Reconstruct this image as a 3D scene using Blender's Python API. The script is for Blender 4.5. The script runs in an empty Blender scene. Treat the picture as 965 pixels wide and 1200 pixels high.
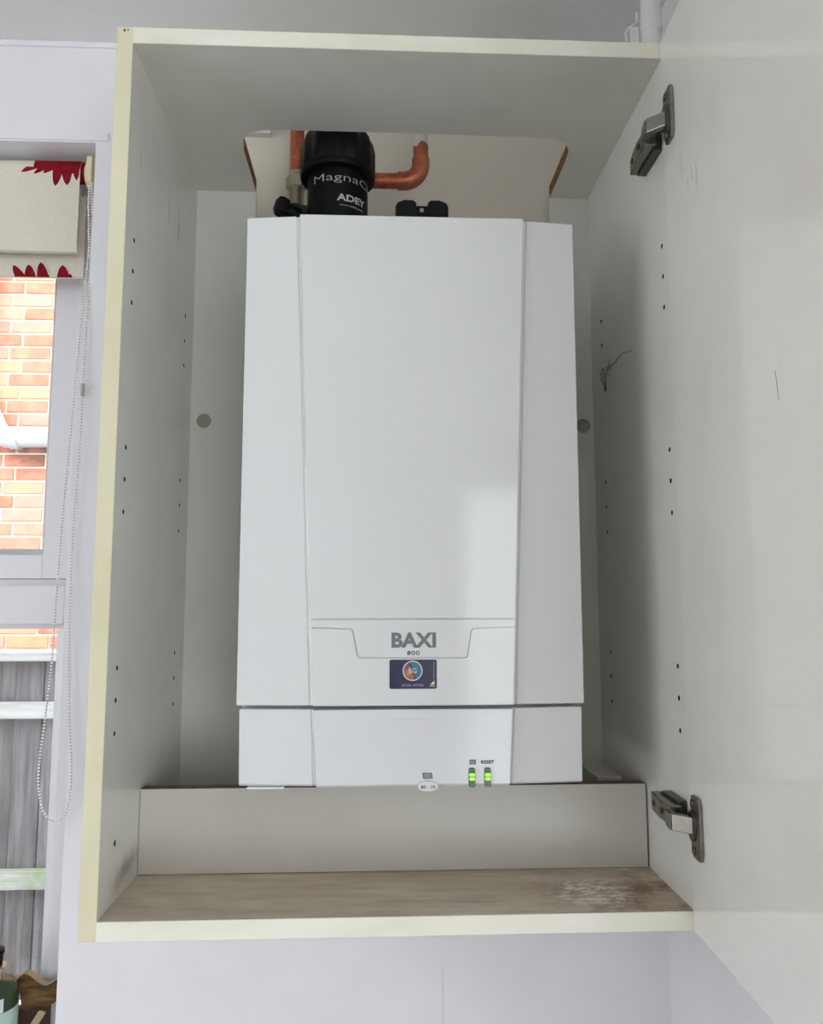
import bpy, bmesh, math, random
from mathutils import Vector, Matrix

random.seed(7)
SC = bpy.context.scene
COL = SC.collection
PI = math.pi

# ------------------------------------------------------------------ camera
F_PX = 920.0
PITCH, YAW, ROLL = 0.1109, 0.0439, -0.0009
cam_d = bpy.data.cameras.new('camera')
cam = bpy.data.objects.new('camera', cam_d)
COL.objects.link(cam)
cy, sy, cp, sp = math.cos(YAW), math.sin(YAW), math.cos(PITCH), math.sin(PITCH)
fwd = Vector((sy * cp, cy * cp, sp))
rgt = Vector((cy, -sy, 0))
upv = rgt.cross(fwd)
r2 = rgt * math.cos(ROLL) + upv * math.sin(ROLL)
u2 = -rgt * math.sin(ROLL) + upv * math.cos(ROLL)
m3 = Matrix((r2, u2, -fwd)).transposed()
cam.matrix_world = Matrix.Translation((0.2585, -0.7770, 0.2970)) @ m3.to_4x4()
cam_d.sensor_fit = 'VERTICAL'
cam_d.sensor_height = 24.0
cam_d.lens = F_PX / 1200.0 * 24.0
cam_d.clip_start = 0.02
SC.camera = cam

# ------------------------------------------------------------------ sky and exposure
world = bpy.data.worlds.new('overcast_sky')
SC.world = world
world.use_nodes = True
bg = world.node_tree.nodes['Background']
bg.inputs['Color'].default_value = (0.925, 0.965, 1.0, 1)
bg.inputs['Strength'].default_value = 4.4
SC.view_settings.view_transform = 'Standard'
SC.view_settings.look = 'None'
SC.view_settings.gamma = 1.0
SC.view_settings.exposure = 0.16
SC.view_settings.use_curve_mapping = False
try:
    SC.cycles.use_denoising = True
    SC.cycles.max_bounces = 10
    SC.cycles.diffuse_bounces = 6
    SC.cycles.transparent_max_bounces = 8
    SC.cycles.caustics_reflective = False
    SC.cycles.caustics_refractive = False
    SC.cycles.sample_clamp_indirect = 8.0
except Exception:
    pass


def portal(name, loc, rot, sx, sy_):
    ld = bpy.data.lights.new(name, 'AREA')
    ld.shape = 'RECTANGLE'
    ld.size, ld.size_y = sx, sy_
    ld.cycles.is_portal = True
    o = bpy.data.objects.new(name, ld)
    COL.objects.link(o)
    o.location, o.rotation_euler = loc, rot
    return o


# openings that let the daylight into the room (portals only guide sky sampling)
portal('daylight_portal', (1.55, -3.16, -0.20), (PI / 2, 0, PI), 1.70, 2.10)
portal('daylight_portal', (-2.72, -1.60, 0.20), (PI / 2, 0, PI / 2), 1.80, 1.50)
portal('daylight_portal', (-0.80, 0.50, 0.30), (-PI / 2, 0, 0), 1.30, 1.30)


# ------------------------------------------------------------------ materials
def srgb(r, g, b):
    def c(v):
        v /= 255.0
        return v / 12.92 if v <= 0.04045 else ((v + 0.055) / 1.055) ** 2.4
    return (c(r), c(g), c(b), 1)


class NT:
    """small wrapper that adds nodes to one material"""
    def __init__(self, name):
        self.m = bpy.data.materials.new(name)
        self.m.use_nodes = True
        self.t = self.m.node_tree
        self.b = self.t.nodes['Principled BSDF']
        self.out = self.t.nodes['Material Output']

    def n(self, typ, **kw):
        nd = self.t.nodes.new(typ)
        for k, v in kw.items():
            setattr(nd, k, v)
        return nd

    def l(self, a, b):
        self.t.links.new(a, b)

    def pos(self):
        return self.n('ShaderNodeNewGeometry').outputs['Position']

    def noise(self, scale, detail=4.0, rough=0.55, stretch=None, vec=None):
        v = vec or self.pos()
        if stretch:
            mp = self.n('ShaderNodeMapping')
            mp.inputs['Scale'].default_value = stretch
            self.l(v, mp.inputs['Vector'])
            v = mp.outputs['Vector']
        t = self.n('ShaderNodeTexNoise')
        t.inputs['Scale'].default_value = scale
        t.inputs['Detail'].default_value = detail
        t.inputs['Roughness'].default_value = rough
        self.l(v, t.inputs['Vector'])
        return t.outputs['Fac']

    def ramp(self, fac, stops):
        r = self.n('ShaderNodeValToRGB')
        el = r.color_ramp.elements
        while len(el) > 1:
            el.remove(el[-1])
        el[0].position, el[0].color = stops[0]
        for p, c in stops[1:]:
            e = el.new(p)
            e.color = c
        self.l(fac, r.inputs['Fac'])
        return r.outputs['Color']

    def bw(self, fac, a, b):
        return self.ramp(fac, [(a, (0, 0, 0, 1)), (b, (1, 1, 1, 1))])

    def mul(self, a, b):
        k = self.n('ShaderNodeMath', operation='MULTIPLY')
        self.l(a, k.inputs[0])
        if isinstance(b, (int, float)):
            k.inputs[1].default_value = b
        else:
            self.l(b, k.inputs[1])
        return k.outputs[0]

    def mx(self, a, b):
        k = self.n('ShaderNodeMath', operation='MAXIMUM')
        self.l(a, k.inputs[0])
        self.l(b, k.inputs[1])
        return k.outputs[0]

    def mix(self, fac, a, b):
        k = self.n('ShaderNodeMix', data_type='RGBA')
        if isinstance(fac, (int, float)):
            k.inputs['Factor'].default_value = fac
        else:
            self.l(fac, k.inputs['Factor'])
        for s, v in ((6, a), (7, b)):
            if isinstance(v, tuple):
                k.inputs[s].default_value = v
            else:
                self.l(v, k.inputs[s])
        return k.outputs[2]

    def blob(self, c, rad, squash=(1, 1, 1)):
        """1 at point c falling to 0 at distance rad (world space)"""
        s = self.n('ShaderNodeVectorMath', operation='SUBTRACT')
        self.l(self.pos(), s.inputs[0])
        s.inputs[1].default_value = c
        q = self.n('ShaderNodeVectorMath', operation='MULTIPLY')
        self.l(s.outputs[0], q.inputs[0])
        q.inputs[1].default_value = squash
        d = self.n('ShaderNodeVectorMath', operation='LENGTH')
        self.l(q.outputs[0], d.inputs[0])
        r = self.n('ShaderNodeMapRange')
        r.inputs['From Min'].default_value = 0
        r.inputs['From Max'].default_value = rad
        r.inputs['To Min'].default_value = 1
        r.inputs['To Max'].default_value = 0
        self.l(d.outputs['Value'], r.inputs['Value'])
        return r.outputs[0]

    def col(self, v):
        if isinstance(v, tuple):
            self.b.inputs['Base Color'].default_value = v
        else:
            self.l(v, self.b.inputs['Base Color'])
        return self

    def rough(self, v, spec=0.5, metal=0.0):
        self.b.inputs['Roughness'].default_value = v
        self.b.inputs['Specular IOR Level'].default_value = spec
        self.b.inputs['Metallic'].default_value = metal
        return self

    def bump(self, h, strength, dist=0.001):
        b = self.n('ShaderNodeBump')
        b.inputs['Strength'].default_value = strength
        b.inputs['Distance'].default_value = dist
        self.l(h, b.inputs['Height'])
        self.l(b.outputs['Normal'], self.b.inputs['Normal'])
        return self


def plain(name, rgb, rough=0.5, spec=0.5, metal=0.0, var=0.0, scale=30):
    m = NT(name)
    c = srgb(*rgb)
    if var:
        d = tuple(x * (1 - var) for x in c[:3]) + (1,)
        m.col(m.ramp(m.noise(scale), [(0.3, d), (0.7, c)]))
    else:
        m.col(c)
    m.rough(rough, spec, metal)
    return m.m


M = {}


def build_materials():
    # painted plaster
    for nm, rgb in (('wall_paint', (234, 234, 238)), ('ceiling_paint', (234, 233, 231))):
        m = NT(nm)
        c = srgb(*rgb)
        d = tuple(x * 0.95 for x in c[:3]) + (1,)
        colr = m.ramp(m.noise(6), [(0.35, d), (0.65, c)])
        if nm == 'wall_paint':
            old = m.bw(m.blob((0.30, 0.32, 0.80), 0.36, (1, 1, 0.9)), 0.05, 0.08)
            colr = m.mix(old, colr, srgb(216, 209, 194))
        m.col(colr).rough(0.6, 0.35)
        m.bump(m.noise(120, 3), 0.12, 0.001)
        M[nm] = m.m
    # melamine with scuffs and grime
    m = NT('melamine')
    base = m.ramp(m.noise(9, 3), [(0.3, srgb(214, 213, 206)), (0.7, srgb(221, 220, 213))])
    streak = m.bw(m.noise(60, 4, 0.6, (1, 1, 0.22)), 0.58, 0.72)
    a = m.mul(streak, m.blob((0.0, 0.19, 0.765), 0.085, (1, 1, 0.8)))
    b = m.mul(streak, m.blob((0.56, -0.06, 0.72), 0.07, (1, 1, 0.9)))
    c2 = m.mul(streak, m.blob((0.0, 0.03, 0.77), 0.06))
    k = m.mul(m.mx(m.mx(a, b), c2), 0.55)
    base = m.mix(k, base, srgb(96, 96, 92))
    brown = m.mul(m.bw(m.noise(30, 3, 0.5, (1, 0.5, 1)), 0.35, 0.7), m.blob((0.0, 0.083, 0.02), 0.05, (1, 0.75, 2.0)))
    base = m.mix(m.mul(brown, 0.9), base, srgb(128, 104, 84))
    m.col(base).rough(0.24, 0.5)
    M['melamine'] = m.m
    M['grey_beige_board'] = plain('grey_beige_board', (196, 192, 183), 0.3, var=0.10, scale=7)  # grey-beige for the plinth board, darker than the melamine
    M['drilled_hole'] = plain('drilled_hole', (40, 36, 30), 0.9, 0.1)
    M['disc_grey'] = plain('disc_grey', (158, 155, 143), 0.6, 0.2)
    M['crack_grey'] = plain('crack_grey', (196, 197, 200), 0.8, 0.1)
    M['scratch_grey'] = plain('scratch_grey', (120, 118, 110), 0.8, 0.1)
    # door inside face: the same board, polished
    m = NT('door_board')
    base = m.ramp(m.noise(9, 3), [(0.3, srgb(226, 224, 217)), (0.7, srgb(232, 230, 223))])
    streak = m.bw(m.noise(70, 4, 0.6, (1, 1, 0.2)), 0.6, 0.74)
    k = m.mul(m.mx(m.mul(streak, m.blob((0.55, -0.10, 0.70), 0.08)), m.mul(streak, m.blob((0.55, -0.27, 0.47), 0.05))), 0.5)
    m.col(m.mix(k, base, srgb(110, 110, 104))).rough(0.04, 0.85)
    M['door_board'] = m.m
    # shelf board with damp stains
    m = NT('stained_board')
    n1 = m.noise(7, 6, 0.62, (0.6, 1.5, 1))
    base = m.ramp(n1, [(0.25, srgb(176, 162, 142)), (0.5, srgb(208, 196, 176)), (0.75, srgb(228, 220, 204))])
    sweep = m.bw(m.noise(26, 5, 0.65, (0.25, 1.6, 1)), 0.45, 0.75)
    base = m.mix(m.mul(sweep, 0.6), base, srgb(140, 116, 94))
    rust = m.mul(m.bw(m.noise(24, 5, 0.65), 0.42, 0.62), m.blob((0.55, 0.06, 0), 0.17))
    base = m.mix(m.mul(rust, 0.9), base, srgb(122, 84, 54))
    green = m.mul(m.bw(m.noise(30, 4), 0.4, 0.7), m.blob((0.08, 0.07, 0), 0.10))
    base = m.mix(m.mul(green, 0.5), base, srgb(150, 158, 138))
    white = m.mul(m.bw(m.noise(110, 5, 0.7, (0.6, 1.2, 1)), 0.47, 0.55), m.bw(m.blob((0.478, 0.050, 0), 0.055, (1, 1, 1)), 0.05, 0.6))
    base = m.mix(m.mul(white, 0.9), base, srgb(238, 234, 224))
    white2 = m.bw(m.noise(55, 5, 0.75, (0.5, 1.3, 1)), 0.62, 0.68)
    base = m.mix(m.mul(white2, 0.55), base, srgb(232, 226, 212))
    m.col(base).rough(0.5, 0.4)
    m.bump(n1, 0.1, 0.001)
    M['stained_board'] = m.m
    # edging strips
    m = NT('cream_edging')
    m.col(m.ramp(m.noise(14, 4, 0.5, (1, 1, 0.35)), [(0.35, srgb(214, 209, 176)), (0.65, srgb(224, 220, 190))])).rough(0.35)
    M['cream_edging'] = m.m
    m = NT('white_edging')
    m.col(m.ramp(m.noise(20, 4, 0.5, (0.4, 1, 1)), [(0.35, srgb(228, 226, 208)), (0.65, srgb(238, 237, 224))])).rough(0.35)
    M['white_edging'] = m.m
    m = NT('raw_chipboard')
    m.col(m.ramp(m.noise(240, 3), [(0.35, srgb(92, 62, 34)), (0.65, srgb(150, 108, 66))])).rough(0.85, 0.2)
    m.bump(m.noise(300, 3), 0.4, 0.001)
    M['raw_chipboard'] = m.m
    M['dusty_edge'] = plain('dusty_edge', (128, 112, 94), 0.85, 0.2, var=0.4, scale=60)
    # boiler
    m = NT('boiler_enamel')
    m.col(srgb(218, 220, 220)).rough(0.09, 0.5)
    M['boiler_enamel'] = m.m
    M['boiler_plastic'] = plain('boiler_plastic', (218, 220, 222), 0.12)
    M['logo_grey'] = plain('logo_grey', (104, 110, 112), 0.4)
    M['print_dark'] = plain('print_dark', (45, 46, 48), 0.5)
    M['sticker_navy'] = plain('sticker_navy', (20, 18, 62), 0.25)
    M['sticker_edge'] = plain('sticker_edge', (12, 14, 30), 0.25)
    M['badge_white'] = plain('badge_white', (214, 204, 216), 0.35)
    M['badge_teal'] = plain('badge_teal', (36, 112, 140), 0.35, var=0.25, scale=300)
    m = NT('badge_orange')
    m.col(m.ramp(m.noise(160, 2), [(0.35, srgb(122, 62, 58)), (0.65, srgb(190, 118, 70))])).rough(0.35)
    M['badge_orange'] = m.m
    M['badge_black'] = plain('badge_black', (24, 22, 34), 0.35)
    M['sticker_text'] = plain('sticker_text', (150, 146, 190), 0.4)
    M['sticker_cream'] = plain('sticker_cream', (212, 206, 176), 0.4)
    M['led_lens'] = plain('led_lens', (42, 98, 34), 0.2)
    M['led_dark'] = plain('led_dark', (22, 60, 22), 0.2)
    m = NT('led_lit')
    m.col(srgb(150, 240, 60)).rough(0.3)
    m.b.inputs['Emission Color'].default_value = srgb(150, 245, 40)
    m.b.inputs['Emission Strength'].default_value = 0.75
    M['led_lit'] = m.m
    # metals, plastics
    m = NT('black_plastic')
    m.col(srgb(7, 7, 8)).rough(0.45, 0.18)
    M['black_plastic'] = m.m
    M['filter_print'] = plain('filter_print', (188, 188, 186), 0.5)
    m = NT('copper_pipe')
    tar = m.noise(28, 5, 0.65, (1, 1, 0.6))
    colr = m.ramp(tar, [(0.3, srgb(112, 58, 38)), (0.5, srgb(172, 98, 70)), (0.7, srgb(204, 130, 100))])
    spots = m.bw(m.noise(150, 2), 0.64, 0.7)
    m.col(m.mix(m.mul(spots, 0.6), colr, srgb(78, 44, 32))).rough(0.42, 0.5, 0.75)
    M['copper_pipe'] = m.m
    # copper with a drip-edged coat of white paint on its upper end
    m = NT('part_painted_copper')
    colr = m.ramp(m.noise(28, 5, 0.65, (1, 1, 0.6)), [(0.3, srgb(112, 58, 38)), (0.5, srgb(164, 92, 66)), (0.7, srgb(196, 122, 92))])
    sepz = m.n('ShaderNodeSeparateXYZ')
    m.l(m.pos(), sepz.inputs[0])
    wob = m.n('ShaderNodeMath', operation='MULTIPLY_ADD')
    m.l(m.noise(130, 2, 0.5, (1, 1, 0.15)), wob.inputs[0])
    wob.inputs[1].default_value = 0.022
    m.l(sepz.outputs['Z'], wob.inputs[2])
    edge = m.bw(wob.outputs[0], 0, 1)
    mr = m.n('ShaderNodeMapRange')
    mr.inputs['From Min'].default_value = 0.9145
    mr.inputs['From Max'].default_value = 0.9155
    m.l(wob.outputs[0], mr.inputs['Value'])
    m.t.nodes.remove(edge.node)
    m.col(m.mix(mr.outputs[0], colr, srgb(216, 212, 204))).rough(0.45)
    inv = m.n('ShaderNodeMath', operation='MULTIPLY_ADD')
    m.l(mr.outputs[0], inv.inputs[0])
    inv.inputs[1].default_value = -0.7
    inv.inputs[2].default_value = 0.7
    m.l(inv.outputs[0], m.b.inputs['Metallic'])
    M['part_painted_copper'] = m.m
    M['fitting_nickel'] = plain('fitting_nickel', (176, 170, 150), 0.38, metal=0.7, var=0.2, scale=60)
    M['hinge_steel'] = plain('hinge_steel', (150, 146, 138), 0.32, metal=1.0, var=0.25, scale=80)
    M['hinge_dark'] = plain('hinge_dark', (104, 100, 92), 0.4, metal=0.9, var=0.2, scale=80)
    M['pvc_white'] = plain('pvc_white', (222, 218, 214), 0.4, var=0.06, scale=20)
    M['cobweb_grey'] = plain('cobweb_grey', (120, 116, 106), 0.9, 0.1)
    # window
    M['upvc'] = plain('upvc', (226, 226, 230), 0.28)
    m = NT('window_glass')
    tr = m.n('ShaderNodeBsdfTransparent')
    tr.inputs['Color'].default_value = (0.96, 0.98, 0.97, 1)
    gl = m.n('ShaderNodeBsdfGlossy')
    gl.inputs['Roughness'].default_value = 0.02
    fr = m.n('ShaderNodeFresnel')
    fr.inputs['IOR'].default_value = 1.45
    ms = m.n('ShaderNodeMixShader')
    m.l(fr.outputs[0], ms.inputs[0])
    m.l(tr.outputs[0], ms.inputs[1])
    m.l(gl.outputs[0], ms.inputs[2])
    m.l(ms.outputs[0], m.out.inputs['Surface'])
    M['window_glass'] = m.m
    m = NT('blind_fabric')
    wv = m.noise(420, 2, 0.5, (0.25, 1, 1))
    wh = m.noise(420, 2, 0.5, (1, 1, 0.2))
    m.col(m.mix(m.mul(wv, wh), srgb(212, 206, 190), srgb(236, 232, 220))).rough(0.85, 0.15)
    m.bump(wv, 0.25, 0.0005)
    M['blind_fabric'] = m.m
    M['petal_red'] = plain('petal_red', (142, 18, 32), 0.8, 0.15, var=0.35, scale=90)
    M['petal_white'] = plain('petal_white', (236, 232, 226), 0.8, 0.15)
    M['chain_cord'] = plain('chain_cord', (120, 116, 108), 0.6)  # dark grey stands in for the shade between the beads
    M['bead_white'] = plain('bead_white', (244, 243, 240), 0.22)
    M['bracket_cream'] = plain('bracket_cream', (222, 212, 176), 0.45)
    M['dark_gap'] = plain('dark_gap', (92, 80, 74), 0.7)
    M['connector_clear'] = plain('connector_clear', (178, 176, 164), 0.15)
    # outdoors
    m = NT('brick_clay')
    oi = m.n('ShaderNodeObjectInfo')
    colr = m.ramp(oi.outputs['Random'], [(0.0, srgb(194, 112, 92)), (0.35, srgb(206, 132, 110)), (0.6, srgb(212, 146, 134)), (0.8, srgb(214, 156, 120)), (1.0, srgb(190, 106, 90))])
    colr = m.mix(m.mul(m.bw(m.noise(14, 5, 0.6), 0.42, 0.75), 0.45), colr, srgb(222, 178, 146))
    sz = m.n('ShaderNodeSeparateXYZ')
    m.l(m.pos(), sz.inputs[0])
    band = m.ramp(sz.outputs['Z'], [(0.0, (0, 0, 0, 1)), (1.0, (0, 0, 0, 1))])
    mr1 = m.n('ShaderNodeMapRange')
    mr1.inputs['From Min'].default_value = 0.98
    mr1.inputs['From Max'].default_value = 1.06
    m.l(sz.outputs['Z'], mr1.inputs['Value'])
    mr2 = m.n('ShaderNodeMapRange')
    mr2.inputs['From Min'].default_value = 1.22
    mr2.inputs['From Max'].default_value = 1.14
    m.l(sz.outputs['Z'], mr2.inputs['Value'])
    m.t.nodes.remove(band.node)
    soot = m.mul(m.mul(mr1.outputs[0], mr2.outputs[0]), m.bw(m.noise(9, 5, 0.7), 0.3, 0.6))
    colr = m.mix(m.mul(soot, 0.8), colr, srgb(96, 72, 66))
    m.col(colr).rough(0.85, 0.2)
    m.bump(m.noise(60, 4), 0.5, 0.004)
    M['brick_clay'] = m.m
    M['mortar'] = plain('mortar', (222, 206, 186), 0.9, 0.1, var=0.15, scale=30)
    m = NT('fence_wood')
    oi = m.n('ShaderNodeObjectInfo')
    grain = m.noise(18, 5, 0.6, (3, 3, 0.2))
    colr = m.ramp(grain, [(0.3, srgb(88, 86, 88)), (0.5, srgb(114, 112, 116)), (0.72, srgb(146, 145, 150))])
    colr = m.mix(m.mul(oi.outputs['Random'], 0.4), colr, srgb(84, 76, 74))
    m.col(colr).rough(0.85, 0.2)
    m.bump(grain, 0.3, 0.003)
    M['fence_wood'] = m.m
    m = NT('fence_rail_wood')
    grain = m.noise(18, 5, 0.6, (0.2, 3, 3))
    colr = m.ramp(grain, [(0.3, srgb(146, 146, 144)), (0.7, srgb(190, 190, 192))])
    alg = m.mul(m.bw(m.noise(7, 4), 0.42, 0.6), m.blob((-0.85, 1.95, -0.62), 0.30, (1, 1, 1)))
    m.col(m.mix(alg, colr, srgb(132, 148, 112))).rough(0.85, 0.2)
    M['fence_rail_wood'] = m.m
    M['soil_pipe_grey'] = plain('soil_pipe_grey', (184, 192, 200), 0.4, var=0.1, scale=8)
    M['paving'] = plain('paving', (150, 146, 140), 0.9, 0.2, var=0.2, scale=5)
    # sill things
    m = NT('carved_wood')
    g = m.noise(60, 5, 0.7, (0.35, 1, 1.6))
    m.col(m.ramp(g, [(0.3, srgb(46, 32, 18)), (0.5, srgb(98, 72, 42)), (0.72, srgb(146, 112, 72))])).rough(0.6, 0.3)
    m.bump(g, 0.5, 0.002)
    M['carved_wood'] = m.m
    M['dark_wood'] = plain('dark_wood', (66, 42, 30), 0.6, var=0.35, scale=50)
    M['pale_and_lit_wood'] = plain('pale_and_lit_wood', (206, 184, 146), 0.6, var=0.2, scale=50)  # wood of the slat; also paints the lit top of the carved board
    M['bottle_mint'] = plain('bottle_mint', (186, 212, 200), 0.15)
    M['bottle_green'] = plain('bottle_green', (52, 74, 46), 0.08, var=0.3, scale=40)
    M['label_white'] = plain('label_white', (226, 232, 234), 0.4)
    M['collar_metal'] = plain('collar_metal', (196, 186, 168), 0.3, metal=0.6)
    M['floor_boards'] = plain('floor_boards', (160, 152, 142), 0.4, var=0.2, scale=4)


build_materials()


# ------------------------------------------------------------------ mesh helpers
class MB:
    def __init__(self):
        self.v, self.f = [], []

    def add(self, verts, faces):
        o = len(self.v)
        self.v += [tuple(p) for p in verts]
        self.f += [tuple(o + i for i in f) for f in faces]
        return self

    def box(self, a, b):
        x0, y0, z0 = a
        x1, y1, z1 = b
        return self.add([(x0, y0, z0), (x1, y0, z0), (x1, y1, z0), (x0, y1, z0), (x0, y0, z1), (x1, y0, z1), (x1, y1, z1), (x0, y1, z1)],
                        [(0, 3, 2, 1), (4, 5, 6, 7), (0, 1, 5, 4), (1, 2, 6, 5), (2, 3, 7, 6), (3, 0, 4, 7)])

    def obox(self, c, ax, ay, az):
        """box centred at c with half axes given as vectors"""
        c, ax, ay, az = Vector(c), Vector(ax), Vector(ay), Vector(az)
        vs = [c + sx * ax + sy_ * ay + sz * az for sz in (-1, 1) for sx, sy_ in ((-1, -1), (1, -1), (1, 1), (-1, 1))]
        return self.add(vs, [(0, 3, 2, 1), (4, 5, 6, 7), (0, 1, 5, 4), (1, 2, 6, 5), (2, 3, 7, 6), (3, 0, 4, 7)])

    def prism(self, pts, plane, a, b):
        """polygon pts extruded from a to b along the axis missing from plane ('xz','xy','yz')"""
        def P(p, t):
            if plane == 'xz':
                return (p[0], t, p[1])
            if plane == 'xy':
                return (p[0], p[1], t)
            return (t, p[0], p[1])
        n = len(pts)
        vs = [P(p, a) for p in pts] + [P(p, b) for p in pts]
        fs = [tuple(range(n)), tuple(range(2 * n - 1, n - 1, -1))]
        fs += [(i, n + i, n + (i + 1) % n, (i + 1) % n) for i in range(n)]
        return self.add(vs, fs)

    def lathe(self, c, prof, n=32, axis='z', lobes=0, depth=0.0):
        """prof = [(r, t)...] around axis through c; closed ends"""
        c = Vector(c)
        vs = []
        for r, t in prof:
            for i in range(n):
                a = 2 * PI * i / n
                rr = r * (1 - depth * (0.5 - 0.5 * math.cos(lobes * a))) if lobes and r > 1e-6 else r
                u, w = rr * math.cos(a), rr * math.sin(a)
                vs.append(c + (Vector((u, w, t)) if axis == 'z' else Vector((u, t, w)) if axis == 'y' else Vector((t, u, w))))
        fs = [tuple(range(n))[::-1]]
        for k in range(len(prof) - 1):
            for i in range(n):
                j = (i + 1) % n
                fs.append((k * n + i, k * n + j, (k + 1) * n + j, (k + 1) * n + i))
        fs.append(tuple((len(prof) - 1) * n + i for i in range(n)))
        return self.add(vs, fs)

    def tube(self, pts, r, n=12):
        pts = [Vector(p) for p in pts]
        rings = []
        prev = None
        for i, p in enumerate(pts):
            d = (pts[min(i + 1, len(pts) - 1)] - pts[max(i - 1, 0)]).normalized()
            if prev is None:
                s = Vector((0, 0, 1)) if abs(d.z) < 0.9 else Vector((1, 0, 0))
                u = d.cross(s).normalized()
            else:
                u = (prev - d * prev.dot(d)).normalized()
            prev = u
            w = d.cross(u)
            rr = r[i] if isinstance(r, (list, tuple)) else r
            rings.append([p + rr * (math.cos(2 * PI * k / n) * u + math.sin(2 * PI * k / n) * w) for k in range(n)])
        vs = [q for g in rings for q in g]
        fs = [tuple(range(n))[::-1]]
        for i in range(len(rings) - 1):
            for k in range(n):
                j = (k + 1) % n
                fs.append((i * n + k, i * n + j, (i + 1) * n + j, (i + 1) * n + k))
        fs.append(tuple((len(rings) - 1) * n + k for k in range(n)))
        return self.add(vs, fs)

    def mesh(self, name, smooth=False):
        me = bpy.data.meshes.new(name)
        me.from_pydata(self.v, [], self.f)
        bm = bmesh.new()
        bm.from_mesh(me)
        bmesh.ops.recalc_face_normals(bm, faces=bm.faces)
        if smooth:
            for f in bm.faces:
                f.smooth = True
            for e in bm.edges:
                if len(e.link_faces) == 2 and e.calc_face_angle() > math.radians(smooth if smooth is not True else 35):
                    e.smooth = False
        bm.to_mesh(me)
        bm.free()
        return me


def finish(o):
    """bake the modifiers of o into its mesh"""
    dg = bpy.context.evaluated_depsgraph_get()
    me = bpy.data.meshes.new_from_object(o.evaluated_get(dg))
    me.name = o.name
    o.modifiers.clear()
    o.data = me


def obj(name, mb, mats, parent=None, smooth=False, bevel=0.0, segs=2, angle=30, cut=None, label=None, kind=None):
    me = mb if isinstance(mb, bpy.types.Mesh) else mb.mesh(name, smooth)
    for mt in (mats if isinstance(mats, (list, tuple)) else [mats]):
        me.materials.append(M[mt])
    o = bpy.data.objects.new(name, me)
    COL.objects.link(o)
    if bevel:
        bv = o.modifiers.new('bevel', 'BEVEL')
        bv.width, bv.segments, bv.limit_method, bv.angle_limit = bevel, segs, 'ANGLE', math.radians(angle)
    tmp = None
    if cut:
        cm = cut.mesh('cutter')
        tmp = bpy.data.objects.new('cutter', cm)
        COL.objects.link(tmp)
        bo = o.modifiers.new('cut', 'BOOLEAN')
        bo.operation, bo.solver, bo.object = 'DIFFERENCE', 'EXACT', tmp
    if bevel or cut:
        finish(o)
    if tmp:
        bpy.data.objects.remove(tmp)
        bpy.data.meshes.remove(cm)
    if parent:
        o.parent = parent
        if parent.type == 'EMPTY':
            o.location = -parent.location
    if label:
        o['label'] = label
    if kind:
        o['kind'] = kind
    return o


def thing(name, label, cat, loc, group=None):
    o = bpy.data.objects.new(name, None)
    o.empty_display_size = 0.05
    COL.objects.link(o)
    o.location = loc
    o['label'], o['category'] = label, cat
    if group:
        o['group'] = group
    return o


def struct(name, mb, mats, parent=None, **kw):
    o = obj(name, mb, mats, parent, **kw)
    if not parent:
        o['kind'] = 'structure'
    return o


def raw_faces(o, test, idx=1):
    for p in o.data.polygons:
        if test(p.center, p.normal):
            p.material_index = idx


def arc(cx, cy_, r, a0, a1, n=6):
    return [(cx + r * math.cos(a0 + (a1 - a0) * i / n), cy_ + r * math.sin(a0 + (a1 - a0) * i / n)) for i in range(n + 1)]


def rrect(x0, z0, x1, z1, r, n=4):
    return (arc(x1 - r, z1 - r, r, 0, PI / 2, n) + arc(x0 + r, z1 - r, r, PI / 2, PI, n)
            + arc(x0 + r, z0 + r, r, PI, 1.5 * PI, n) + arc(x1 - r, z0 + r, r, 1.5 * PI, 2 * PI, n))


def smooth_loop(pts, closed=True, k=5):
    """Catmull-Rom through pts"""
    out = []
    n = len(pts)
    rng = range(n) if closed else range(n - 1)
    for i in rng:
        g = (lambda j: pts[j % n]) if closed else (lambda j: pts[max(0, min(n - 1, j))])
        p0, p1, p2, p3 = g(i - 1), g(i), g(i + 1), g(i + 2)
        for s in range(k):
            t = s / k
            out.append(tuple(0.5 * (2 * b + (c - a) * t + (2 * a - 5 * b + 4 * c - d) * t * t + (-a + 3 * b - 3 * c + d) * t ** 3)
                             for a, b, c, d in zip(p0, p1, p2, p3)))
    if not closed:
        out.append(tuple(pts[-1]))
    return out


def text_mesh(name, s, box, y, depth=0.0003, offset=0.0, cyl=None, spacing=1.0):
    """letters fitted into box (x0,z0,x1,z1) on the plane y, facing -y; cyl=(cx,cy,r) wraps x as arc length from angle a0"""
    cu = bpy.data.curves.new(name, 'FONT')
    cu.body = s
    cu.size = 1.0
    cu.extrude = 0.05
    cu.offset = offset
    cu.space_character = spacing
    cu.resolution_u = 3
    t = bpy.data.objects.new(name, cu)
    COL.objects.link(t)
    dg = bpy.context.evaluated_depsgraph_get()
    me = bpy.data.meshes.new_from_object(t.evaluated_get(dg))
    bpy.data.objects.remove(t)
    bpy.data.curves.remove(cu)
    xs = [v.co.x for v in me.vertices]
    ys = [v.co.y for v in me.vertices]
    x0, z0, x1, z1 = box
    for v in me.vertices:
        u = (v.co.x - min(xs)) / (max(xs) - min(xs))
        w = (v.co.y - min(ys)) / (max(ys) - min(ys))
        X, Z, d = x0 + u * (x1 - x0), z0 + w * (z1 - z0), (depth if v.co.z > 0 else 0)
        if cyl:
            cx, cyy, r = cyl
            a = X
            v.co = (cx + (r + d) * math.sin(a), cyy - (r + d) * math.cos(a), Z)
        else:
            v.co = (X, y - d, Z)
    me.name = name
    return me


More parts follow.
